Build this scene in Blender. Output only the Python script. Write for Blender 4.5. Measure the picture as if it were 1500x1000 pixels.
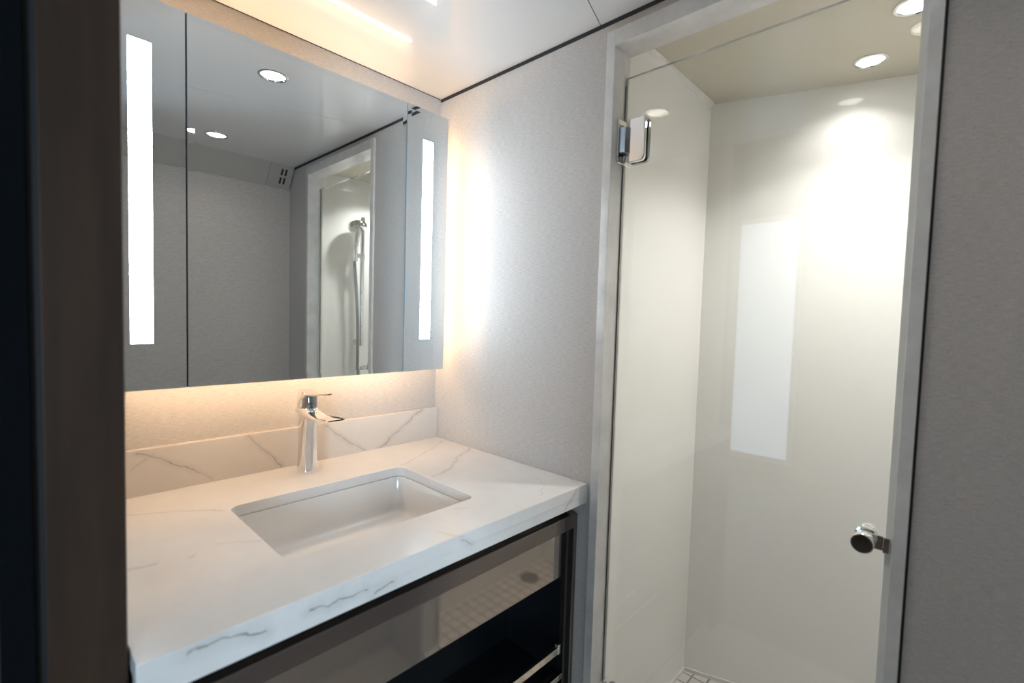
import bpy, bmesh, math, random
from mathutils import Vector, Matrix
for o in list(bpy.data.objects): bpy.data.objects.remove(o)
S = bpy.context.scene; COL = S.collection; PI = math.pi
random.seed(4)

# ---------------------------------------------------------------- camera
cd = bpy.data.cameras.new('camera'); cam = bpy.data.objects.new('camera', cd); COL.objects.link(cam)
cd.sensor_width = 36; cd.lens = 701.78 * 36 / 1500; cd.clip_start = .02
Rv = Vector((0.68754305, -0.72556163, 0.02906672)); Uv = Vector((0.01657105, 0.05569604, 0.99831025)); Fv = Vector((0.72595451, 0.68589961, -0.05031675))
cam.matrix_world = Matrix(((Rv.x, Uv.x, -Fv.x, -1.0), (Rv.y, Uv.y, -Fv.y, -1.29726), (Rv.z, Uv.z, -Fv.z, 1.28153), (0, 0, 0, 1)))
cd.dof.use_dof = True; cd.dof.focus_distance = 1.55; cd.dof.aperture_fstop = 2.8
S.camera = cam

# ---------------------------------------------------------------- world, view, daylight
w = bpy.data.worlds.new('sky'); S.world = w; w.use_nodes = True
w.node_tree.nodes['Background'].inputs[0].default_value = (.55, .75, 1, 1); w.node_tree.nodes['Background'].inputs[1].default_value = 2.0
S.view_settings.view_transform = 'Standard'; S.view_settings.look = 'None'; S.view_settings.gamma = 1; S.view_settings.use_curve_mapping = False
S.view_settings.exposure = 0.25
LED_WARM = (1.0, .70, .44); DOWN = (1.0, .92, .82)
P_WINDOW = 3.2; P_WINDOW2 = 215; P_DOWN = .25; P_SHOWER = .66; E_BAR = 17.5; E_LED = 34; E_LED_TOP = 42; SH_DOWN = (1.0, .985, .96)
def window_light(name, loc, rot, sx, sy, power, color):
    l = bpy.data.lights.new(name, 'AREA'); l.shape = 'RECTANGLE'; l.size = sx; l.size_y = sy; l.energy = power; l.color = color
    o = bpy.data.objects.new(name, l); COL.objects.link(o); o.location = loc; o.rotation_euler = rot
    return o
# daylight coming in through the two windows of the cabin behind the doorway (the lamps fill the window openings)
window_light('daylight_window', (-3.44, .03, 1.15), (0, -PI/2, 0), 2.1, .66, P_WINDOW, (.80, .90, 1))
window_light('daylight_window', (-3.44, -3.65, 1.2), (0, -PI/2, 0), 1.6, 1.5, P_WINDOW2, (.62, .81, 1))

# ---------------------------------------------------------------- materials
def mat(name, color, rough=.5, metal=0, coat=0, coat_rough=.03, spec=.5):
    m = bpy.data.materials.new(name); m.use_nodes = True
    b = m.node_tree.nodes['Principled BSDF']
    b.inputs['Base Color'].default_value = (*color, 1); b.inputs['Roughness'].default_value = rough; b.inputs['Metallic'].default_value = metal
    b.inputs['Coat Weight'].default_value = coat; b.inputs['Coat Roughness'].default_value = coat_rough
    b.inputs['Specular IOR Level'].default_value = spec
    return m
def N(m, t, **kw):
    n = m.node_tree.nodes.new(t)
    for k, v in kw.items(): setattr(n, k, v)
    return n
def L(m, a, b): m.node_tree.links.new(a, b)
def B(m): return m.node_tree.nodes['Principled BSDF']
def noise(m, scale, stretch=(1,1,1), detail=4, rough=.6, rot=(0,0,0)):
    tc = N(m, 'ShaderNodeTexCoord'); mp = N(m, 'ShaderNodeMapping'); mp.inputs['Scale'].default_value = stretch; mp.inputs['Rotation'].default_value = rot
    n = N(m, 'ShaderNodeTexNoise'); n.inputs['Scale'].default_value = scale; n.inputs['Detail'].default_value = detail; n.inputs['Roughness'].default_value = rough
    L(m, tc.outputs['Object'], mp.inputs['Vector']); L(m, mp.outputs[0], n.inputs['Vector'])
    return n.outputs['Fac']
def ramp(m, fac, stops):
    r = N(m, 'ShaderNodeValToRGB'); e = r.color_ramp.elements
    e[0].position, e[0].color = stops[0][0], (*stops[0][1], 1); e[1].position, e[1].color = stops[-1][0], (*stops[-1][1], 1)
    for p, c in stops[1:-1]: x = e.new(p); x.color = (*c, 1)
    L(m, fac, r.inputs[0]); return r.outputs[0]
def bump(m, fac, strength, dist=.001):
    b = N(m, 'ShaderNodeBump'); b.inputs['Strength'].default_value = strength; b.inputs['Distance'].default_value = dist
    L(m, fac, b.inputs['Height']); L(m, b.outputs[0], B(m).inputs['Normal'])
def emit(name, color, strength):
    m = bpy.data.materials.new(name); m.use_nodes = True; b = B(m)
    b.inputs['Base Color'].default_value = (0, 0, 0, 1); b.inputs['Emission Color'].default_value = (*color, 1); b.inputs['Emission Strength'].default_value = strength
    return m
def mathn(m, op, a, b=None, c=None, clamp=False):
    n = N(m, 'ShaderNodeMath', operation=op); n.use_clamp = clamp
    for i, v in enumerate((a, b, c)):
        if v is None: continue
        if isinstance(v, (int, float)): n.inputs[i].default_value = v
        else: L(m, v, n.inputs[i])
    return n.outputs[0]

M = {}
def fabric(name, c0, c1):
    m = mat(name, c0, .47, spec=.5)
    f1 = noise(m, 60, (1, 1, 14), 3, .7); f2 = noise(m, 260, (1, 1, 4), 2, .6); f3 = noise(m, 3, (1, 1, 1), 2)
    s = mathn(m, 'ADD', mathn(m, 'MULTIPLY', f1, .6), mathn(m, 'MULTIPLY', f2, .4))
    L(m, ramp(m, s, [(.38, c1), (.62, c0)]), B(m).inputs['Base Color']); bump(m, s, .5, .0012)
    return m
M['fabric'] = fabric('woven_wallcovering', (.63, .59, .555), (.43, .40, .375))
M['lacquer'] = mat('white_gloss_ceiling', (.80, .80, .80), .35, coat=.9, coat_rough=.015)
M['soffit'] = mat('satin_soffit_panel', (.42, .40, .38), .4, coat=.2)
M['lacquer'].node_tree.nodes['Principled BSDF'].inputs['Coat IOR'].default_value = 1.7
M['gap'] = mat('black_shadow_gap', (.02, .02, .022), .6)
M['cream'] = mat('cream_gloss_shower_wall', (.87, .86, .83), .55, coat=.85, coat_rough=.006)
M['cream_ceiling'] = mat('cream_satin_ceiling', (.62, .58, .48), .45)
m = M['stone'] = mat('pale_grey_solid_surface', (.62, .61, .58), .3, coat=.3, coat_rough=.1)
L(m, ramp(m, noise(m, 14, (1,1,1), 6, .65), [(.3, (.62, .605, .58)), (.55, (.72, .705, .68)), (.8, (.79, .78, .76))]), B(m).inputs['Base Color'])
def wood(name, c0, c1, rough, coat, stretch, scale=9):
    m = mat(name, c0, rough, coat=coat, coat_rough=.05)
    L(m, ramp(m, noise(m, scale, stretch, 5, .65), [(.3, c1), (.7, c0)]), B(m).inputs['Base Color']); return m
M['jamb'] = wood('dark_walnut_jamb', (.046, .025, .014), (.024, .013, .008), .6, 0, (4, 4, .35))
M['ebony'] = wood('black_ebony_veneer', (.030, .020, .015), (.006, .005, .005), .25, .6, (9, 1, .6), 14)
M['charcoal'] = mat('charcoal_panel', (.003, .004, .005), .9, spec=.08)
M['jamb'].node_tree.nodes['Principled BSDF'].inputs['Specular IOR Level'].default_value = .25
M['bronze'] = mat('dark_bronze_metal', (.24, .20, .18), .2, metal=.85)
M['gunmetal'] = mat('grey_gunmetal', (.10, .11, .14), .25, metal=.8)
M['chrome'] = mat('polished_chrome', (.86, .86, .86), .04, metal=1)
M['chrome2'] = mat('dark_chrome', (.35, .36, .38), .08, metal=1)
M['mirror'] = mat('silver_mirror', (.75, .785, .795), .0, metal=1)
M['mirror_edge'] = mat('mirror_glass_edge', (.45, .60, .66), .08, coat=1)
M['mirror_dark'] = mat('cabinet_dark_edge', (.01, .014, .02), .3)
M['cabinet'] = mat('cabinet_aluminium', (.5, .5, .5), .35, metal=.6)
M['ceramic'] = mat('white_glazed_ceramic', (.80, .77, .74), .12, coat=.6, coat_rough=.02)
M['taupe_gloss'] = mat('taupe_gloss_lacquer', (.46, .385, .325), .06, metal=.85, coat=.5, coat_rough=.03)
M['interior'] = mat('midnight_gloss_interior', (.006, .0075, .009), .3, coat=.25)
M['brass'] = mat('pale_gold_polished_metal', (.80, .74, .64), .1, metal=1)
M['rubber'] = mat('black_rubber', (.008, .008, .009), .6)
M['seal'] = mat('clear_plastic_seal', (.74, .72, .66), .25); M['seal_grey'] = mat('grey_plastic_seal', (.16, .155, .15), .3)
M['floor'] = mat('pale_stone_floor', (.66, .62, .57), .4, coat=.2)
m = M['tray'] = mat('small_grey_shower_tiles', (.4, .37, .35), .35)
tc = N(m, 'ShaderNodeTexCoord'); br = N(m, 'ShaderNodeTexBrick'); br.offset = 0; br.inputs['Scale'].default_value = 1
br.inputs['Brick Width'].default_value = .048; br.inputs['Row Height'].default_value = .048; br.inputs['Mortar Size'].default_value = .003
br.inputs['Color1'].default_value = (.62, .58, .55, 1); br.inputs['Color2'].default_value = (.55, .52, .50, 1); br.inputs['Mortar'].default_value = (.2, .18, .18, 1)
L(m, tc.outputs['Object'], br.inputs['Vector']); L(m, br.outputs[0], B(m).inputs['Base Color'])
M['cabin_wall'] = mat('cabin_dark_panelling', (.13, .105, .085), .6); M['cabin_floor'] = wood('cabin_oak_floor', (.20, .13, .08), (.13, .085, .05), .4, .2, (1, 8, 1))
M['window_frame'] = mat('white_window_frame', (.7, .7, .7), .4)
M['lens'] = emit('downlight_lens', DOWN, 7); M['lens_shower'] = emit('shower_downlight_lens', SH_DOWN, 9)
M['light_bar'] = emit('frosted_light_bar', (.86, .94, 1), E_BAR); M['led_top'] = emit('warm_led_strip_upper', LED_WARM, E_LED_TOP); M['led'] = emit('warm_led_strip', LED_WARM, E_LED)
# clear glass: transparent with a Fresnel gloss on both faces
def glass(name, tint):
    m = bpy.data.materials.new(name); m.use_nodes = True; nt = m.node_tree; nt.nodes.remove(B(m))
    t = N(m, 'ShaderNodeBsdfTransparent'); t.inputs[0].default_value = (*tint, 1); g = N(m, 'ShaderNodeBsdfGlossy'); g.inputs['Roughness'].default_value = 0
    f = N(m, 'ShaderNodeFresnel'); ge = N(m, 'ShaderNodeNewGeometry'); L(m, mathn(m, 'MULTIPLY_ADD', ge.outputs['Backfacing'], 1/1.5-1.5, 1.5), f.inputs[0]); x = N(m, 'ShaderNodeMixShader')
    L(m, f.outputs[0], x.inputs[0]); L(m, t.outputs[0], x.inputs[1]); L(m, g.outputs[0], x.inputs[2]); L(m, x.outputs[0], nt.nodes['Material Output'].inputs[0])
    return m
M['glass'] = glass('shower_glass', (.985, .99, .975)); M['pane'] = glass('window_glass', (.97, .99, .99))
m = M['glass_edge'] = mat('glass_polished_edge', (.22, .23, .20), .1, coat=1)

# quartz with grey veins: each vein is a segment (a0,b0,a1,b1,width) in the two axes of its face, wobbling with noise
TOPV = [(-0.015,-0.069,-0.231,-0.191,1),(-0.231,-0.191,-0.263,-0.199,1),(-0.004,-0.193,-0.099,-0.241,1.4),(-0.099,-0.241,-0.17,-0.305,1.4),(-0.17,-0.305,-0.223,-0.327,1.4),(-0.223,-0.327,-0.257,-0.329,1.2),(-0.348,-0.521,-0.323,-0.544,.6),(-0.443,-0.593,-0.424,-0.633,.8),(-0.063,-0.518,-0.089,-0.556,.6),(-0.089,-0.556,-0.148,-0.601,.6),(-0.005,-0.584,-0.021,-0.611,.8),(-0.844,-0.114,-0.828,-0.126,1),(-0.828,-0.126,-0.757,-0.166,1),(-0.757,-0.166,-0.698,-0.217,1),(-0.9,-0.362,-0.843,-0.373,1.2),(-0.753,-0.361,-0.721,-0.382,.7),(-0.721,-0.382,-0.694,-0.407,.8),(-0.8,-0.387,-0.791,-0.383,1.2)]
BSV = [(-0.811,0.965,-0.776,0.953,1.6),(-0.776,0.953,-0.744,0.931,1.6),(-0.744,0.931,-0.689,0.897,1.6),(-0.689,0.897,-0.667,0.877,1.2),(-0.78,0.963,-0.821,0.929,.8),(-0.591,0.967,-0.562,0.939,1.6),(-0.562,0.939,-0.547,0.917,1.6),(-0.547,0.917,-0.504,0.876,1.6),(-0.385,0.965,-0.355,0.934,1.8),(-0.355,0.934,-0.27,0.872,1.8),(-0.065,0.97,-0.12,0.937,2),(-0.12,0.937,-0.158,0.913,2),(-0.158,0.913,-0.222,0.872,2)]
FRV = [(-0.853,0.861,-0.827,0.86,1.8),(-0.827,0.86,-0.791,0.856,1.8),(-0.791,0.856,-0.765,0.845,1.8),(-0.703,0.85,-0.676,0.844,1.6),(-0.676,0.844,-0.656,0.849,1.6),(-0.656,0.849,-0.616,0.84,1.6),(-0.599,0.831,-0.565,0.837,2.2),(-0.415,0.862,-0.393,0.841,1.2),(-0.045,0.869,-0.06,0.855,1.4),(-0.06,0.855,-0.088,0.829,1.4)]
FRV = [(*v[:4], v[4]*1.5) for v in FRV]
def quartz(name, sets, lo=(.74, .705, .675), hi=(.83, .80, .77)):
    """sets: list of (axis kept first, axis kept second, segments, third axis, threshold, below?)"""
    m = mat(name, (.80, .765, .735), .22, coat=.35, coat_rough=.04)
    tc = N(m, 'ShaderNodeTexCoord'); total = None
    nz = N(m, 'ShaderNodeTexNoise'); nz.inputs['Scale'].default_value = 28; nz.inputs['Detail'].default_value = 4
    L(m, tc.outputs['Object'], nz.inputs['Vector'])
    off = N(m, 'ShaderNodeVectorMath', operation='SUBTRACT'); L(m, nz.outputs['Color'], off.inputs[0]); off.inputs[1].default_value = (.5, .5, .5)
    sc = N(m, 'ShaderNodeVectorMath', operation='SCALE'); L(m, off.outputs[0], sc.inputs[0]); sc.inputs['Scale'].default_value = .024
    ad = N(m, 'ShaderNodeVectorMath', operation='ADD'); L(m, tc.outputs['Object'], ad.inputs[0]); L(m, sc.outputs[0], ad.inputs[1])
    sp = N(m, 'ShaderNodeSeparateXYZ'); L(m, ad.outputs[0], sp.inputs[0]); raw = N(m, 'ShaderNodeSeparateXYZ'); L(m, tc.outputs['Object'], raw.inputs[0])
    n2 = noise(m, 35, (1,1,1), 3)
    for a, b, segs, third, gate in sets:
        A, Bx = sp.outputs[a], sp.outputs[b]; part = None
        for x0, y0, x1, y1, wd in segs:
            dx, dy = x1-x0, y1-y0; ln2 = dx*dx+dy*dy
            px = mathn(m, 'SUBTRACT', A, x0); py = mathn(m, 'SUBTRACT', Bx, y0)
            t = mathn(m, 'ADD', mathn(m, 'MULTIPLY', px, dx/ln2), mathn(m, 'MULTIPLY', py, dy/ln2), clamp=True)
            ex = mathn(m, 'SUBTRACT', px, mathn(m, 'MULTIPLY', t, dx)); ey = mathn(m, 'SUBTRACT', py, mathn(m, 'MULTIPLY', t, dy))
            d = mathn(m, 'SQRT', mathn(m, 'ADD', mathn(m, 'MULTIPLY', ex, ex), mathn(m, 'MULTIPLY', ey, ey)))
            core = mathn(m, 'SUBTRACT', 1, mathn(m, 'DIVIDE', d, .0009*wd), clamp=True)
            halo = mathn(m, 'MULTIPLY', mathn(m, 'SUBTRACT', 1, mathn(m, 'DIVIDE', d, .007*wd), clamp=True), .22)
            v = mathn(m, 'MULTIPLY', mathn(m, 'MAXIMUM', core, halo), min(1, .45+.3*wd))
            part = v if part is None else mathn(m, 'MAXIMUM', part, v)
        if third is not None: part = mathn(m, 'MULTIPLY', part, mathn(m, gate[0], raw.outputs[third], gate[1]))
        total = part if total is None else mathn(m, 'MAXIMUM', total, part)
    fac = mathn(m, 'MULTIPLY', total, mathn(m, 'MULTIPLY_ADD', n2, 1.6, -.1, clamp=True))
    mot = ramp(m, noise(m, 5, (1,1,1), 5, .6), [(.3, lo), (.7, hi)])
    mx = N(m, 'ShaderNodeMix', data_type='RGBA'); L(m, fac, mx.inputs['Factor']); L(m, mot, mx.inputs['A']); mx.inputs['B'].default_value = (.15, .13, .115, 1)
    L(m, mx.outputs['Result'], B(m).inputs['Base Color']); return m
M['quartz'] = quartz('veined_white_quartz', [(0, 1, TOPV, 2, ('GREATER_THAN', .8695)), (0, 2, FRV, 1, ('LESS_THAN', -.6285))])
M['quartz_shaded'] = quartz('veined_quartz_shaded', [(0, 2, BSV, None, None)], (.64, .585, .53), (.70, .645, .59))  # same quartz toned darker and warmer: the upstand's dimmer light put into the colour

# ---------------------------------------------------------------- mesh helpers
def link(name, bm, material, parent=None, smooth=False, bevel=0, seg=2):
    me = bpy.data.meshes.new(name); bmesh.ops.recalc_face_normals(bm, faces=bm.faces); bm.to_mesh(me); bm.free()
    for mm in (material if isinstance(material, (list, tuple)) else [material]): me.materials.append(mm)
    if smooth:
        for p in me.polygons: p.use_smooth = True
        me.set_sharp_from_angle(angle=math.radians(40))
    o = bpy.data.objects.new(name, me); COL.objects.link(o)
    if parent: o.parent = parent; o.matrix_parent_inverse = parent.matrix_world.inverted()
    if bevel:
        b = o.modifiers.new('bevel', 'BEVEL'); b.width = bevel; b.segments = seg; b.limit_method = 'ANGLE'
    return o
def addbox(bm, x0, x1, y0, y1, z0, z1):
    v = [bm.verts.new(p) for p in ((x0,y0,z0),(x1,y0,z0),(x1,y1,z0),(x0,y1,z0),(x0,y0,z1),(x1,y0,z1),(x1,y1,z1),(x0,y1,z1))]
    for f in ((0,3,2,1),(4,5,6,7),(0,1,5,4),(1,2,6,5),(2,3,7,6),(3,0,4,7)): bm.faces.new([v[i] for i in f])
def boxes(name, bs, material, parent=None, bevel=0):
    bm = bmesh.new()
    for b in bs: addbox(bm, *b)
    return link(name, bm, material, parent, bevel=bevel)
def loft(bm, rings, cap=True, closed=True):
    vs = [[bm.verts.new(p) for p in r] for r in rings]; n = len(vs[0])
    for i in range(len(vs)-1):
        for j in range(n if closed else n-1): bm.faces.new((vs[i][j], vs[i][(j+1)%n], vs[i+1][(j+1)%n], vs[i+1][j]))
    if cap: bm.faces.new(vs[0][::-1]); bm.faces.new(vs[-1])
def circ(c, r, ax, n=32, r2=None):
    r2 = r2 or r; out = []
    for k in range(n):
        a = 2*PI*k/n; u, v = r*math.cos(a), r2*math.sin(a)
        out.append({'x': (c[0], c[1]+u, c[2]+v), 'y': (c[0]+u, c[1], c[2]+v), 'z': (c[0]+u, c[1]+v, c[2])}[ax])
    return out
def lathe(bm, base, ax, prof, n=32):
    """prof: list of (offset along axis, radius)"""
    i = 'xyz'.index(ax); rings = []
    for t, r in prof:
        c = list(base); c[i] += t; rings.append(circ(c, max(r, 1e-5), ax, n))
    loft(bm, rings)
def tube(bm, pts, r, n=12):
    pts = [Vector(p) for p in pts]; rings = []; up = Vector((0, 0, 1))
    for i, p in enumerate(pts):
        d = (pts[min(i+1, len(pts)-1)] - pts[max(i-1, 0)]).normalized()
        a = d.cross(up if abs(d.z) < .95 else Vector((1, 0, 0))).normalized(); b = d.cross(a).normalized()
        rings.append([tuple(p + a*r*math.cos(2*PI*k/n) + b*r*math.sin(2*PI*k/n)) for k in range(n)])
    loft(bm, rings)
def rrect(x0, x1, y0, y1, r, n=6):
    out = []
    for cx, cy, a0 in ((x1-r, y1-r, 0), (x0+r, y1-r, PI/2), (x0+r, y0+r, PI), (x1-r, y0+r, 3*PI/2)):
        for k in range(n+1): a = a0 + PI/2*k/n; out.append((cx+r*math.cos(a), cy+r*math.sin(a)))
    return out
def struct(o): o['kind'] = 'structure'; return o
def tag(o, label, cat, group=None):
    o['label'] = label; o['category'] = cat
    if group: o['group'] = group
    return o
def thing(name, loc, label, cat, group=None):
    o = bpy.data.objects.new(name, None); COL.objects.link(o); o.location = loc; bpy.context.view_layer.update()
    return tag(o, label, cat, group)

# ---------------------------------------------------------------- measures
ZC = 1.9895; YF = -1.46; XL = -.905; XLO = -.975; JY0 = -.60; JY1 = -1.345
FZO, FZI, FYL, FYLI, FYR, FYRI = 1.961, 1.924, -.6415, -.6642, -1.2476, -1.2288
TX = .065                                               # thickness of the shower wall
# ---------------------------------------------------------------- room shell
struct(boxes('floor', [(XLO-.02, TX, YF-.08, .08, -.05, 0)], M['floor']))
struct(boxes('wall_back', [(XL-.07, TX, 0, .08, 0, 2.05)], M['fabric']))
struct(boxes('wall_right', [(0, TX, FYL, 0, 0, 2.05), (0, TX, YF, FYR, 0, 2.05), (0, TX, FYR, FYL, FZO, 2.05), (0, TX, FYR, FYL, 0, .03)], M['fabric']))
struct(boxes('wall_front', [(XLO, TX, YF-.08, YF, 0, 2.05)], M['fabric']))
struct(boxes('wall_left', [(XLO+.004, XL, JY0+.016, 0, 0, 2.05), (XLO+.004, XL, YF, JY1-.016, 0, 2.05), (XLO+.004, XL, JY1-.016, JY0+.016, 2.0, 2.05)], M['fabric']))
# ceiling: two glossy panels split by a fine slanting joint, held clear of the right wall by a dark gap
bm = bmesh.new()
def slab(bm, pts, z0, z1):
    loft(bm, [[(x, y, z0) for x, y in pts], [(x, y, z1) for x, y in pts]])
g = .0012; sl = .30; ys = -.6185
xr = -.003
slab(bm, [(XL, -.002), (xr, -.002), (xr, ys+g), (XL, ys+sl*XL+g)], ZC, ZC+.012)
slab(bm, [(xr, ys-g), (xr, YF+.075), (XL, YF+.075), (XL, ys+sl*XL-g)], ZC, ZC+.012)
struct(link('ceiling', bm, M['lacquer']))
struct(boxes('trim_1', [(XL, 0, YF, 0, ZC+.012, ZC+.03)], M['gap']))          # dark void above the panels
struct(boxes('trim_2', [(-.0022, -.0004, YF, -.001, ZC-.009, ZC+.012)], M['gap']))    # shadow line down the right wall
struct(boxes('trim_3', [(XL, -.003, -.0018, -.0004, ZC-.0015, ZC+.012)], M['gap']))
# sloping ceiling edge above the opposite wall with the air vent beside it
def slope_panel(bm, x0, x1, t=.008):
    a = (YF+.075, ZC); b = (YF+.004, ZC-.10)
    n = Vector((0, -(a[1]-b[1]), (a[0]-b[0]))).normalized()*t
    pr = [(a[0], a[1]), (b[0], b[1]), (b[0]+n.y, b[1]+n.z), (a[0]+n.y, a[1]+n.z)]
    loft(bm, [[(x0, y, z) for y, z in pr], [(x1, y, z) for y, z in pr]])
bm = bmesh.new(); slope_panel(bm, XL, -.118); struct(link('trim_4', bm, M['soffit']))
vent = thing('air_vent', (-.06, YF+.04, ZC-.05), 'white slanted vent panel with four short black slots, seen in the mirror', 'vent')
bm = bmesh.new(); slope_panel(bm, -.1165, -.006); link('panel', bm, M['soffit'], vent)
sd = Vector((0, (YF+.004)-(YF+.075), -.10)); sl_n = Vector((0, .10, -.071)).normalized()
for i in range(2):
    for j in range(2):
        bm = bmesh.new(); xa = -.062+i*.018; p0 = Vector((0, YF+.075, ZC)) + sd*(.18+j*.36); p1 = p0 + sd*.27
        o_ = sl_n*.0006
        loft(bm, [[tuple(p0-sl_n*.001+Vector((xa,0,0))), tuple(p0+o_+Vector((xa,0,0))), tuple(p1+o_+Vector((xa,0,0))), tuple(p1-sl_n*.001+Vector((xa,0,0)))],
                  [tuple(p0-sl_n*.001+Vector((xa+.009,0,0))), tuple(p0+o_+Vector((xa+.009,0,0))), tuple(p1+o_+Vector((xa+.009,0,0))), tuple(p1-sl_n*.001+Vector((xa+.009,0,0)))]])
        link('slot', bm, M['gap'], vent)
# doorway the camera looks through: walnut jamb, rubber seal, dark outer panel
struct(boxes('trim_5', [(XLO, XL-.003, JY0, JY0+.016, 0, 2.0), (XLO, XL-.003, JY1-.016, JY1, 0, 2.0), (XLO, XL-.003, JY1-.016, JY0+.016, 1.99, 2.006)], M['jamb'], bevel=.0012))
struct(boxes('trim_6', [(XLO-.008, XLO, JY0+.006, JY0+.05, 0, 2.1)], M['rubber']))
struct(boxes('trim_7', [(XLO-.035, XLO-.008, JY0+.0, JY0+.05, 0, 2.1)], M['charcoal'], bevel=.002))
# portal around the shower opening
struct(boxes('trim_8', [(-.008, TX, FYLI, FYL, 0, FZO), (-.008, TX, FYR, FYRI, 0, FZO), (-.008, TX, FYRI, FYLI, FZI, FZO), (-.008, TX, FYRI, FYLI, 0, .09)], M['stone'], bevel=.0008))
struct(boxes('trim_9', [(-.0015, -.0002, FYR-.0035, FYR, 0, FZO)], M['gap']))
# shower enclosure: the rear wall runs at a slant
SX, SY, SK, SZ, SYR = .6389, -.636, -.3275, 2.012, -1.42
xb = lambda y: SX + SK*(y-SY)
bm = bmesh.new(); slab(bm, [(TX, SY), (xb(SY), SY), (xb(SY)+.05, SY+.05), (TX, SY+.05)], 0, 2.06); struct(link('wall_shower_left', bm, M['cream']))
bm = bmesh.new(); slab(bm, [(xb(SY), SY), (xb(SYR), SYR), (xb(SYR)+.05, SYR), (xb(SY)+.05, SY+.05)], 0, 2.06); struct(link('wall_shower_back', bm, M['cream']))
bm = bmesh.new(); slab(bm, [(TX, SYR-.05), (xb(SYR)+.05, SYR-.05), (xb(SYR)+.05, SYR), (TX, SYR)], 0, 2.06); struct(link('wall_shower_right', bm, M['cream']))
bm = bmesh.new(); slab(bm, [(TX, SYR), (xb(SYR), SYR), (xb(SY), SY), (TX, SY)], SZ, SZ+.04); struct(link('ceiling_shower', bm, M['cream_ceiling']))
struct(boxes('trim_10', [(TX, SX-.01, SY-.014, SY, SZ-.012, SZ)], M['cream']))
struct(boxes('trim_11', [(TX, SX-.002, SY-.006, SY, .04, .062)], M['stone']))
bm = bmesh.new(); slab(bm, [(xb(SY)-.007, SY-.006), (xb(SYR)-.007, SYR), (xb(SYR), SYR), (xb(SY), SY-.006)], .04, .062); struct(link('trim_12', bm, M['stone']))
bm = bmesh.new(); slab(bm, [(TX, SYR), (xb(SYR)-.007, SYR), (xb(SY)-.007, SY-.006), (TX, SY-.006)], 0, .05); struct(link('floor_shower', bm, M['tray']))

# ---------------------------------------------------------------- the cabin behind the doorway
CX, CY0, CY1, CZ = -3.4, -4.7, 1.0, 2.3
struct(boxes('floor_cabin', [(CX-.1, XLO-.02, CY0-.1, CY1+.1, -.05, 0)], M['cabin_floor']))
struct(boxes('ceiling_cabin', [(CX-.1, XLO-.0, CY0-.1, CY1+.1, CZ, CZ+.05)], M['cabin_wall']))
struct(boxes('wall_cabin_side', [(CX-.1, XLO+.004, CY1, CY1+.1, 0, CZ), (CX-.1, XLO+.004, CY0-.1, CY0, 0, CZ)], M['cabin_wall']))
struct(boxes('wall_cabin_door', [(XLO-.001, XLO+.004, JY0+.05, CY1, 0, CZ), (XLO-.001, XLO+.004, CY0, JY1-.016, 0, CZ), (XLO-.001, XLO+.004, JY1-.016, JY0+.05, 2.006, CZ)], M['cabin_wall']))
W = [(-.30, .36), (-4.4, -2.9)]; WZ = [(.1, 2.2), (.4, 2.0)]
struct(boxes('wall_cabin_window', [(CX-.1, CX, CY0, W[1][0], 0, CZ), (CX-.1, CX, W[1][1], W[0][0], 0, CZ), (CX-.1, CX, W[0][1], CY1, 0, CZ)] +
       [(CX-.1, CX, a, b, 0, z[0]) for (a, b), z in zip(W, WZ)] + [(CX-.1, CX, a, b, z[1], CZ) for (a, b), z in zip(W, WZ)], M['cabin_wall']))
for k, (a, b) in enumerate(W):
    WZ0, WZ1 = WZ[k]
    fr = struct(boxes('window_%d' % (k+1), [(CX-.03, CX+.01, a, a+.04, WZ0, WZ1), (CX-.03, CX+.01, b-.04, b, WZ0, WZ1), (CX-.03, CX+.01, a+.04, b-.04, WZ0, WZ0+.04), (CX-.03, CX+.01, a+.04, b-.04, WZ1-.04, WZ1)], M['window_frame']))
    boxes('pane', [(CX-.013, CX-.007, a+.04, b-.04, WZ0+.04, WZ1-.04)], M['pane'], fr)

# ---------------------------------------------------------------- countertop and upstand
ZT, ZB, YC, X0, X1 = .87, .8212, -.6288, XL+.001, -.001
SKX0, SKX1, SKY0, SKY1 = -.6885, -.2702, -.5067, -.2056
def ring_slab(bm, outer, inner, z0, z1):
    """flat slab with a hole: both loops triangulated, walls added"""
    tops = []
    for z in (z0, z1):
        es = []; loops = []
        for lp in (outer, inner):
            vs = [bm.verts.new((x, y, z)) for x, y in lp]; loops.append(vs)
            for i in range(len(vs)): es.append(bm.edges.new((vs[i], vs[(i+1) % len(vs)])))
        bmesh.ops.triangle_fill(bm, edges=es, use_beauty=True); tops.append(loops)
    for k in range(2):
        a, b = tops[0][k], tops[1][k]
        for i in range(len(a)): bm.faces.new((a[i], a[(i+1) % len(a)], b[(i+1) % len(b)], b[i]))
bm = bmesh.new()
hole = rrect(SKX0, SKX1, SKY0, SKY1, .022)
ring_slab(bm, [(X1, 0), (X0, 0), (X0, YC), (X1, YC)], hole, ZT-.024, ZT)
addbox(bm, X0, X1, YC, YC+.022, ZB, ZT-.024)                       # thick mitred front edge
bmesh.ops.remove_doubles(bm, verts=bm.verts, dist=1e-5)
ct = link('countertop', bm, M['quartz'], bevel=.0012)
tag(ct, 'white quartz countertop with thin grey veins and a rectangular sink cutout', 'countertop')
bs = boxes('backsplash', [(X0, X1, -.0161, -.0003, ZT, ZT+.1018)], M['quartz_shaded'], bevel=.0008)
tag(bs, 'low quartz upstand with dark diagonal veins along the back wall behind the tap', 'backsplash')

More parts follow.
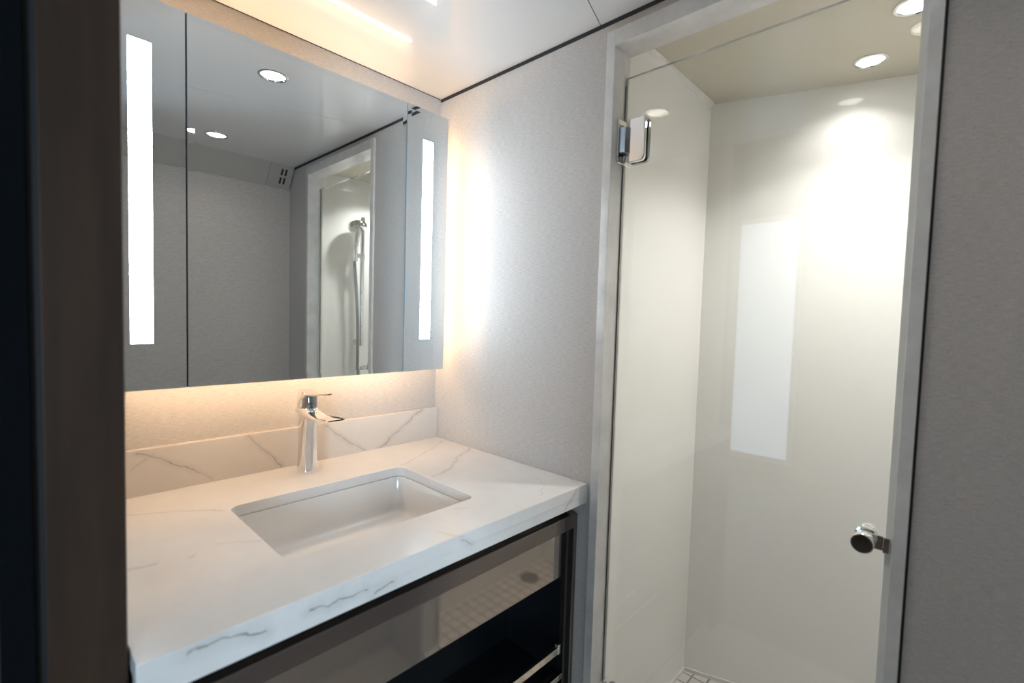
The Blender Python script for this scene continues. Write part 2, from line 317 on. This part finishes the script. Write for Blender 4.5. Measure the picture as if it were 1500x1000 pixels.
# ---------------------------------------------------------------- undermounted basin
sink = thing('sink', (-.479, -.356, ZT-.024), 'white rectangular undermount ceramic basin below the countertop cutout', 'sink')
bm = bmesh.new(); zt = ZT-.0245
prof = [(-.030, zt-.101), (-.008, zt-.094), (.002, zt-.080), (.004, zt-.008), (.018, zt-.008), (.018, zt), (-.003, zt), (-.006, zt-.010), (-.009, zt-.055), (-.012, zt-.074), (-.020, zt-.085), (-.036, zt-.090)]
rings = []
for d, z in prof: rings.append([(x, y, z) for x, y in rrect(SKX0-d, SKX1+d, SKY0-d, SKY1+d, .022+max(d, 0) if d > 0 else .024+abs(d)*.4)])
cxs, cys = -.479, -.356
lastz = zt-.090
for s in (.75, .5, .25, .12): rings.append([(cxs+(x-cxs)*s/1.0, cys+(y-cys)*s, lastz-.004*(1-s)) for x, y in rrect(SKX0+.045, SKX1-.045, SKY0+.045, SKY1-.045, .04)])
vs = [[bm.verts.new(p) for p in r] for r in rings]
for i in range(len(vs)-1):
    n = len(vs[i])
    for j in range(n): bm.faces.new((vs[i][j], vs[i][(j+1) % n], vs[i+1][(j+1) % n], vs[i+1][j]))
bm.faces.new(vs[-1]); bm.faces.new(vs[0][::-1])
bas = link('basin', bm, M['ceramic'], sink, smooth=True)
bm = bmesh.new(); lathe(bm, (cxs, cys, lastz-.0045), 'z', [(0, .03), (.003, .03), (.004, .027), (.002, .02), (.006, .018), (.007, .001)]); link('drain', bm, M['chrome'], sink, smooth=True)

# ---------------------------------------------------------------- tap
fx, fy = -.4717, -.085
tap = thing('faucet', (fx, fy, ZT), 'tall polished chrome single lever tap standing behind the basin', 'faucet')
def sec(cx, cy, z, rx, ry, p=2.6, n=32, dz=0):
    out = []
    for k in range(n):
        a = 2*PI*k/n; c, s = math.cos(a), math.sin(a)
        X = rx*math.copysign(abs(c)**(2/p), c); Y = ry*math.copysign(abs(s)**(2/p), s)
        out.append((cx+X, cy+Y, z + dz*(-Y/ry)))
    return out
bm = bmesh.new()
R0 = [(0, .0235, .0245, 0), (.003, .0245, .0255, 0), (.008, .0238, .0245, 0), (.03, .0225, .0235, 0), (.07, .0215, .0235, 0), (.115, .0212, .025, -.001), (.137, .0212, .028, -.003), (.152, .0212, .030, -.005), (.164, .0208, .030, -.005), (.1665, .0195, .0285, -.005)]
loft(bm, [sec(fx, fy+.000+dy, ZT+z, rx, ry, 2.4, dz=(0 if z < .12 else .002)) for z, rx, ry, dy in R0])
link('body', bm, M['chrome'], tap, smooth=True)
# open flat spout: starts inside the body front, sweeps out over the basin and widens to an oval lip
bm = bmesh.new(); rings = []
SP = [(.026, .158, .0213, .0095), (-.010, .1555, .0213, .0112), (-.030, .1525, .0213, .0112), (-.055, .1500, .0216, .0085), (-.080, .1508, .0235, .0062), (-.105, .1535, .0255, .0050), (-.130, .1562, .0262, .0042), (-.146, .1578, .0257, .0036), (-.153, .1584, .0240, .0028), (-.1555, .1586, .0210, .0016)]
for dy, dz, hw, ht in SP:
    rings.append([(fx+hw*math.copysign(abs(math.cos(a))**.6, math.cos(a)), fy+dy, ZT+dz+ht*math.copysign(abs(math.sin(a))**.7, math.sin(a)) - (.0036 if math.sin(a) > .3 and dy < -.06 and abs(math.cos(a)) < .75 else 0)) for a in [2*PI*k/28 for k in range(28)]])
loft(bm, rings); link('spout', bm, M['chrome'], tap, smooth=True)
# cartridge, lever block rising from the back of the body, thin lever plate
bm = bmesh.new(); lathe(bm, (fx, fy-.012, ZT+.1665), 'z', [(0, .0172), (.002, .0178), (.028, .0178), (.030, .0172)]); link('cartridge', bm, M['chrome2'], tap, smooth=True)
bm = bmesh.new()
loft(bm, [sec(fx, fy+cy, ZT+z, rx, ry, 3.2, dz=dz) for z, rx, ry, cy, dz in ((.1672, .0205, .0145, .0105, 0), (.169, .0212, .0150, .0105, 0), (.190, .0212, .0165, .0090, 0), (.198, .0212, .0260, -.001, -.001), (.206, .0210, .0262, -.001, -.003), (.2085, .0190, .0240, -.001, -.003))])
link('lever_block', bm, M['chrome'], tap, smooth=True)
bm = bmesh.new(); rings = []
LV = [(-.012, .2030, .0190, .0034), (-.030, .2040, .0180, .0030), (-.055, .2065, .0165, .0027), (-.080, .2095, .0150, .0025), (-.102, .2125, .0140, .0023), (-.110, .2134, .0115, .0017)]
for dy, dz, hw, ht in LV:
    rings.append([(fx+hw*math.copysign(abs(math.cos(a))**.55, math.cos(a)), fy+dy, ZT+dz+ht*math.copysign(abs(math.sin(a))**.6, math.sin(a))) for a in [2*PI*(k+.5)/28 for k in range(28)]])
loft(bm, rings); link('lever', bm, M['chrome'], tap, smooth=True)
bm = bmesh.new(); lathe(bm, (fx, fy-.0242, ZT+.112), 'y', [(0, .0035), (-.0012, .0034), (-.0016, .0001)], 16); link('temperature_dot', bm, M['rubber'], tap)

# ---------------------------------------------------------------- mirror cabinet with light bars
MY, MT, MB, MXR, MS1, MS2, MXL = -.1176, 1.8786, 1.115, -.0604, -.2091, -.7393, -.888
cab = thing('mirror_cabinet', (-.474, 0, MB), 'wide three door mirror cabinet with vertical light bars and a warm glow behind', 'cabinet')
boxes('cabinet_body', [(MXL+.016, MXR-.032, MY+.014, -.0003, MB+.014, MT-.014)], M['cabinet'], cab)
boxes('door_backing', [(MXL, MXR, MY+.006, MY+.014, MB, MT)], M['mirror_dark'], cab)
def mirror_door(x0, x1):
    g = .0016; x0 += g; x1 -= g; bw = .0125; dp = .0004
    bm = bmesh.new(); y = MY
    o_ = [(x0, MB), (x1, MB), (x1, MT), (x0, MT)]; i_ = [(x0+bw, MB+bw), (x1-bw, MB+bw), (x1-bw, MT-bw), (x0+bw, MT-bw)]
    a = [bm.verts.new((x, y-dp, z)) for x, z in o_]; b = [bm.verts.new((x, y, z)) for x, z in i_]; c = [bm.verts.new((x, y+.006, z)) for x, z in o_]
    f0 = bm.faces.new(b)
    for k in range(4):
        bm.faces.new((a[k], a[(k+1) % 4], b[(k+1) % 4], b[k]))
        f = bm.faces.new((c[k], c[(k+1) % 4], a[(k+1) % 4], a[k])); f.material_index = 1
    bm.faces.new(c[::-1]).material_index = 1
    return link('mirror_door', bm, [M['mirror'], M['mirror_edge']], cab)
for (a, b, bar) in ((MXL, MS2, (-.8335, -.7970)), (MS2, MS1, None), (MS1, MXR, (-.1525, -.1165))):
    d = mirror_door(a, b)
    if bar:
        lb = boxes('light_bar', [(bar[0], bar[1], MY-.0009, MY+.0005, 1.2085, 1.7920)], M['light_bar'], d); lb['label'] = 'glowing frosted light bar'
def strip(x0, x1, y0, y1, z0, z1, m='led'):
    o = boxes('led_strip', [(x0, x1, y0, y1, z0, z1)], M[m], cab); o['label'] = 'warm white LED strip'
strip(MXL+.03, -.135, -.022, -.018, MT-.014, MT-.0095, 'led_top')
strip(MXL+.03, -.10, -.088, -.080, MB+.0095, MB+.014)
boxes('led_shield_lip', [(MXL+.03, MXR-.03, -.0965, -.0945, MB-.0005, MB+.0145)], M['cabinet'], cab)  # added opaque lip, blocks the lower LED strip's reflection in the countertop
strip(MXR-.032, MXR-.029, -.040, -.028, MB+.03, MT-.03, 'led_top')

# ---------------------------------------------------------------- vanity cabinet
VY = -.605; VX0, VX1 = XL+.001, -.002
van = thing('vanity_cabinet', (-.45, -.3, 0), 'dark glossy vanity cabinet with bronze rail and open niche under the countertop', 'vanity')
boxes('side_panel', [(VX1-.036, VX1-.012, -.585, -.001, .06, ZB-.0005)], M['interior'], van)
boxes('side_panel', [(VX0, VX0+.024, -.585, -.001, .06, ZB-.0005)], M['interior'], van)
boxes('back_panel', [(VX0+.024, VX1-.036, -.40, -.392, .06, .60)], M['interior'], van)
boxes('plinth', [(VX0+.02, VX1-.04, -.54, -.01, 0, .06)], M['ebony'], van)
boxes('bottom_panel', [(VX0+.024, VX1-.036, -.585, -.001, .06, .08)], M['interior'], van)
boxes('grip_channel', [(VX0+.024, VX1-.036, -.588, -.575, .7905, ZB-.0005)], M['ebony'], van)
boxes('stile', [(VX1-.036, VX1-.027, -.597, -.585, .06, ZB-.0005)], M['ebony'], van)
# bronze rail: flat top rail turning down the right side with a rounded corner
bm = bmesh.new()
fo = []; xi, xo, zi, zo = -.0175, -.0035, .7535, .790
for k in range(7):
    a = PI/2*k/6; fo.append((xo-.012+.012*math.cos(a), zo-.012+.012*math.sin(a)))
pts = [(xo, .06)] + fo + [(VX0, zo), (VX0, zi), (xi, zi), (xi, .06)]
loft(bm, [[(x, VY, z) for x, z in pts], [(x, VY+.022, z) for x, z in pts]])
fr = link('rail_frame', bm, M['bronze'], van, bevel=.0022)
# upper drawer front of glossy taupe, end panel, niche, lower drawer
dr = boxes('drawer', [(VX0+.02, -.0705, -.600, -.586, .6415, .7528)], M['taupe_gloss'], van, bevel=.0008); dr['label'] = 'glossy taupe drawer front'
boxes('drawer_end', [(-.0695, -.0595, -.598, -.586, .6400, .7528)], M['bronze'], van)
boxes('shelf', [(VX0+.024, VX1-.037, -.578, -.40, .362, .374)], M['interior'], van)
boxes('niche_side', [(-.0375, -.036, -.580, -.40, .374, .64)], M['interior'], van)
ld = boxes('lower_drawer', [(VX0+.024, VX1-.040, -.600, -.580, .10, .355)], M['ebony'], van)
boxes('drawer_grip', [(VX0+.024, -.0665, -.604, -.596, .445, .462)], M['brass'], van, bevel=.001)
boxes('grip_bracket', [(-.0665, -.0545, -.604, -.592, .442, .466)], M['chrome'], van, bevel=.002)
boxes('lower_grip', [(VX0+.024, -.046, -.604, -.600, .372, .386)], M['brass'], van, bevel=.001)

# ---------------------------------------------------------------- shower door
GX = .045; GZ0, GZ1 = .095, 1.8675; GY0, GY1 = -1.2160, -.6678
door = thing('shower_door', (GX, -.94, GZ0), 'frameless clear glass shower door with chrome hinge and round knob', 'shower door')
bm = bmesh.new(); addbox(bm, GX, GX+.008, GY0, GY1, GZ0, GZ1)
bm.faces.ensure_lookup_table()
for f in bm.faces: f.material_index = 0 if abs(f.calc_center_median().x-GX-.004) > .003 else 1
gl = link('glass_panel', bm, [M['glass'], M['glass_edge']], door)
boxes('seal', [(GX, GX+.008, GY1+.0005, FYLI-.0006, GZ0, GZ1-.02)], M['seal_grey'], door)
boxes('seal', [(GX, GX+.008, FYRI+.0005, GY0-.0005, GZ0, GZ1)], M['seal'], door)
def plate(bm, y0, y1, z0, z1, x0, x1, r, bulge=0):
    pts = rrect(y0, y1, z0, z1, r, 6); cy = (y0+y1)/2
    loft(bm, [[(x0, a, b) for a, b in pts], [(x1, a, b) for a, b in pts]])
def hinge(zc):
    h = .052
    bm = bmesh.new(); plate(bm, -.7275, -.678, zc-h, zc+h, GX-.011, GX-.0002, .010); hp = link('hinge', bm, M['chrome'], door, smooth=False, bevel=.0025)
    bm = bmesh.new(); plate(bm, -.7275, -.678, zc-h, zc+h, GX+.0082, GX+.019, .010); link('inner_plate', bm, M['chrome2'], hp, bevel=.002)
    boxes('wall_leaf', [(GX-.030, GX+.018, FYLI-.0045, FYLI-.0002, zc-h, zc+h)], M['chrome'], hp, bevel=.0015)
    bm = bmesh.new(); lathe(bm, (GX-.006, -.6735, zc-.030), 'z', [(0, .0062), (.001, .0068), (.059, .0068), (.060, .0062)], 20); link('barrel', bm, M['chrome2'], hp, smooth=True)
    bm = bmesh.new(); pr = [(.0175, -.6690), (.0175, -.6725), (.0235, -.6820), (.0325, -.6895), (.0355, -.6895), (.040, -.6895), (.040, -.6690)]
    loft(bm, [[(x, y, zc-.030) for x, y in pr], [(x, y, zc+.031) for x, y in pr]]); link('barrel_cover', bm, M['chrome2'], hp, bevel=.0012)
    bm = bmesh.new(); lathe(bm, (GX-.006, -.6735, zc-.049), 'z', [(0, .003), (.016, .0045), (.018, .0045)], 12); link('pin', bm, M['chrome'], hp, smooth=True)
    return hp
hinge(1.712); hinge(.30)
# knob: two ribbed rounds either side of the glass on one spindle, with a latch plate to the frame
ky, kz = -1.187, .9075
bm = bmesh.new()
lathe(bm, (GX, ky, kz), 'x', [(-.0002, .0130), (-.004, .0130), (-.0045, .0160), (-.009, .0165), (-.0095, .0150), (-.011, .0150), (-.0115, .0168), (-.016, .0170), (-.0165, .0153), (-.018, .0153), (-.0185, .0172), (-.030, .0172), (-.0315, .0162)], 40)
kn = link('knob', bm, M['chrome'], door, smooth=True)
bm = bmesh.new(); lathe(bm, (GX-.0316, ky, kz), 'x', [(0, .0150), (-.0008, .0148), (-.0010, .0001)], 40); link('knob_face', bm, M['chrome2'], kn)
bm = bmesh.new(); lathe(bm, (GX+.0082, ky, kz), 'x', [(0, .0130), (.004, .0130), (.0045, .0165), (.012, .0165), (.0125, .0150), (.015, .0150), (.0155, .0165), (.028, .0165), (.029, .0155)], 40); link('inner_knob', bm, M['chrome'], kn, smooth=True)
bm = bmesh.new(); plate(bm, GY0-.006, ky-.004, kz-.0125, kz+.0125, GX-.0035, GX-.0004, .002); lp = link('latch_plate', bm, M['chrome'], door, bevel=.0006)
boxes('strike', [(GX-.010, GX-.0036, GY0-.0075, GY0+.002, kz-.0135, kz+.0135)], M['chrome'], lp, bevel=.0008)

# ---------------------------------------------------------------- round downlights
def downlight(x, y, z, r, lens, power, color, label, group):
    t = thing('ceiling_light', (x, y, z), label, 'ceiling light', group)
    bm = bmesh.new(); rings = []
    prof = [(r, -.0001), (r, -.0025), (r-.002, -.004), (r-.007, -.0045), (r-.009, -.002), (r-.0095, -.0001)]
    vs = [[bm.verts.new(p) for p in circ((x, y, z+dz), rr, 'z', 48)] for rr, dz in prof]
    for i in range(len(vs)):
        a, b = vs[i], vs[(i+1) % len(vs)]
        for j in range(48): bm.faces.new((a[j], a[(j+1) % 48], b[(j+1) % 48], b[j]))
    link('trim_ring', bm, M['chrome'], t, smooth=True)
    bm = bmesh.new(); bm.faces.new([bm.verts.new(p) for p in circ((x, y, z-.0012), r-.0093, 'z', 48)]); o = link('lens', bm, lens, t)
    for p in o.data.polygons:
        if p.normal.z > 0: p.flip()
    l = bpy.data.lights.new('downlight', 'AREA'); l.shape = 'DISK'; l.size = 2*(r-.0095); l.energy = power; l.color = color; l.spread = math.radians(122)
    lo = bpy.data.objects.new('downlight', l); COL.objects.link(lo); lo.location = (x, y, z-.0018)
downlight(-.433, -.497, ZC, .042, M['lens'], P_DOWN, DOWN, 'round chrome rimmed ceiling light nearer the mirror cabinet, in front of the vanity', 'round lights in the room ceiling')
downlight(-.397, -1.197, ZC, .042, M['lens'], P_DOWN, DOWN, 'round chrome rimmed ceiling light nearer the vent and the wall opposite the mirror', 'round lights in the room ceiling')
downlight(.641, -1.067, SZ, .040, M['lens_shower'], P_SHOWER, SH_DOWN, 'round ceiling light in the shower close to its rear wall', 'round lights in the shower ceiling')
downlight(.424, -1.176, SZ, .042, M['lens_shower'], P_SHOWER*6, SH_DOWN, 'round ceiling light in the shower nearer the door, cut by the door frame', 'round lights in the shower ceiling')

# ---------------------------------------------------------------- shower fittings, seen in the mirror
bx, by = .349, -1.358
rail = thing('shower_rail', (bx, by, .95), 'vertical chrome riser rail on the shower wall, seen in the mirror', 'shower rail')
bm = bmesh.new(); tube(bm, [(bx, by, 1.10), (bx, by, 1.80)], .012); link('bar', bm, M['chrome'], rail, smooth=True)
for z in (1.12, 1.78):
    bm = bmesh.new(); lathe(bm, (bx, SYR+.0004, z), 'y', [(0, .017), (.004, .017), (.006, .010), (.057, .010), (.062, .008)], 20); link('bracket', bm, M['chrome'], rail, smooth=True)
bm = bmesh.new(); lathe(bm, (bx, by, 1.575), 'z', [(0, .014), (.002, .0165), (.030, .0165), (.032, .014)], 20); addbox(bm, bx-.055, bx-.008, by-.010, by+.010, 1.580, 1.602); link('slider', bm, M['chrome'], rail, smooth=True)
hs = thing('hand_shower', (bx-.045, by, 1.6), 'chrome hand shower with round head and long hose, seen in the mirror', 'hand shower')
hx = bx-.045
bm = bmesh.new(); tube(bm, [(hx, by, 1.56), (hx, by+.002, 1.62), (hx+.004, by+.008, 1.68), (hx+.008, by+.012, 1.725), (hx+.008, by+.014, 1.742)], .0165); link('handle', bm, M['chrome'], hs, smooth=True)
bm = bmesh.new(); lathe(bm, (0, 0, 0), 'z', [(-.022, .044), (-.020, .050), (-.004, .052), (.012, .046), (.022, .024), (.025, .001)], 32)
bmesh.ops.rotate(bm, verts=bm.verts, cent=(0, 0, 0), matrix=Matrix.Rotation(math.radians(14), 3, 'X')); bmesh.ops.translate(bm, verts=bm.verts, vec=(hx+.008, by+.012, 1.750))
link('head', bm, M['chrome'], hs, smooth=True)
bm = bmesh.new(); pts = []
for k in range(40):
    t = k/39; pts.append((hx+.012*math.sin(t*5)+.045*t*t, by-.002+.012*math.sin(t*PI), 1.56-.98*t))
tube(bm, pts, .0085, 10); link('hose', bm, M['chrome2'], hs, smooth=True)
vl = thing('shower_valve', (bx, SYR, .98), 'chrome shower mixer body on the shower wall under the riser rail, seen in the mirror', 'shower valve')
bm = bmesh.new(); lathe(bm, (bx+.05, SYR+.0004, .94), 'y', [(0, .045), (.006, .045), (.008, .022), (.045, .022), (.047, .020)], 28); link('body', bm, M['chrome'], vl, smooth=True)
bm = bmesh.new(); tube(bm, [(bx+.05, SYR+.044, .94), (bx+.05, SYR+.05, .98), (bx+.05, SYR+.052, 1.0)], .007); link('lever', bm, M['chrome'], vl, smooth=True)
# shower drain, mirrored in the vanity front
dn = thing('floor_drain', (.69, -1.34, .05), 'round metal drain in the grey tiled shower floor, mirrored in the taupe drawer front', 'drain')
bm = bmesh.new(); lathe(bm, (.69, -1.34, .0502), 'z', [(0, .045), (.002, .045), (.003, .041), (.0015, .034), (.0015, .001)], 32); link('grate', bm, M['chrome2'], dn, smooth=True)
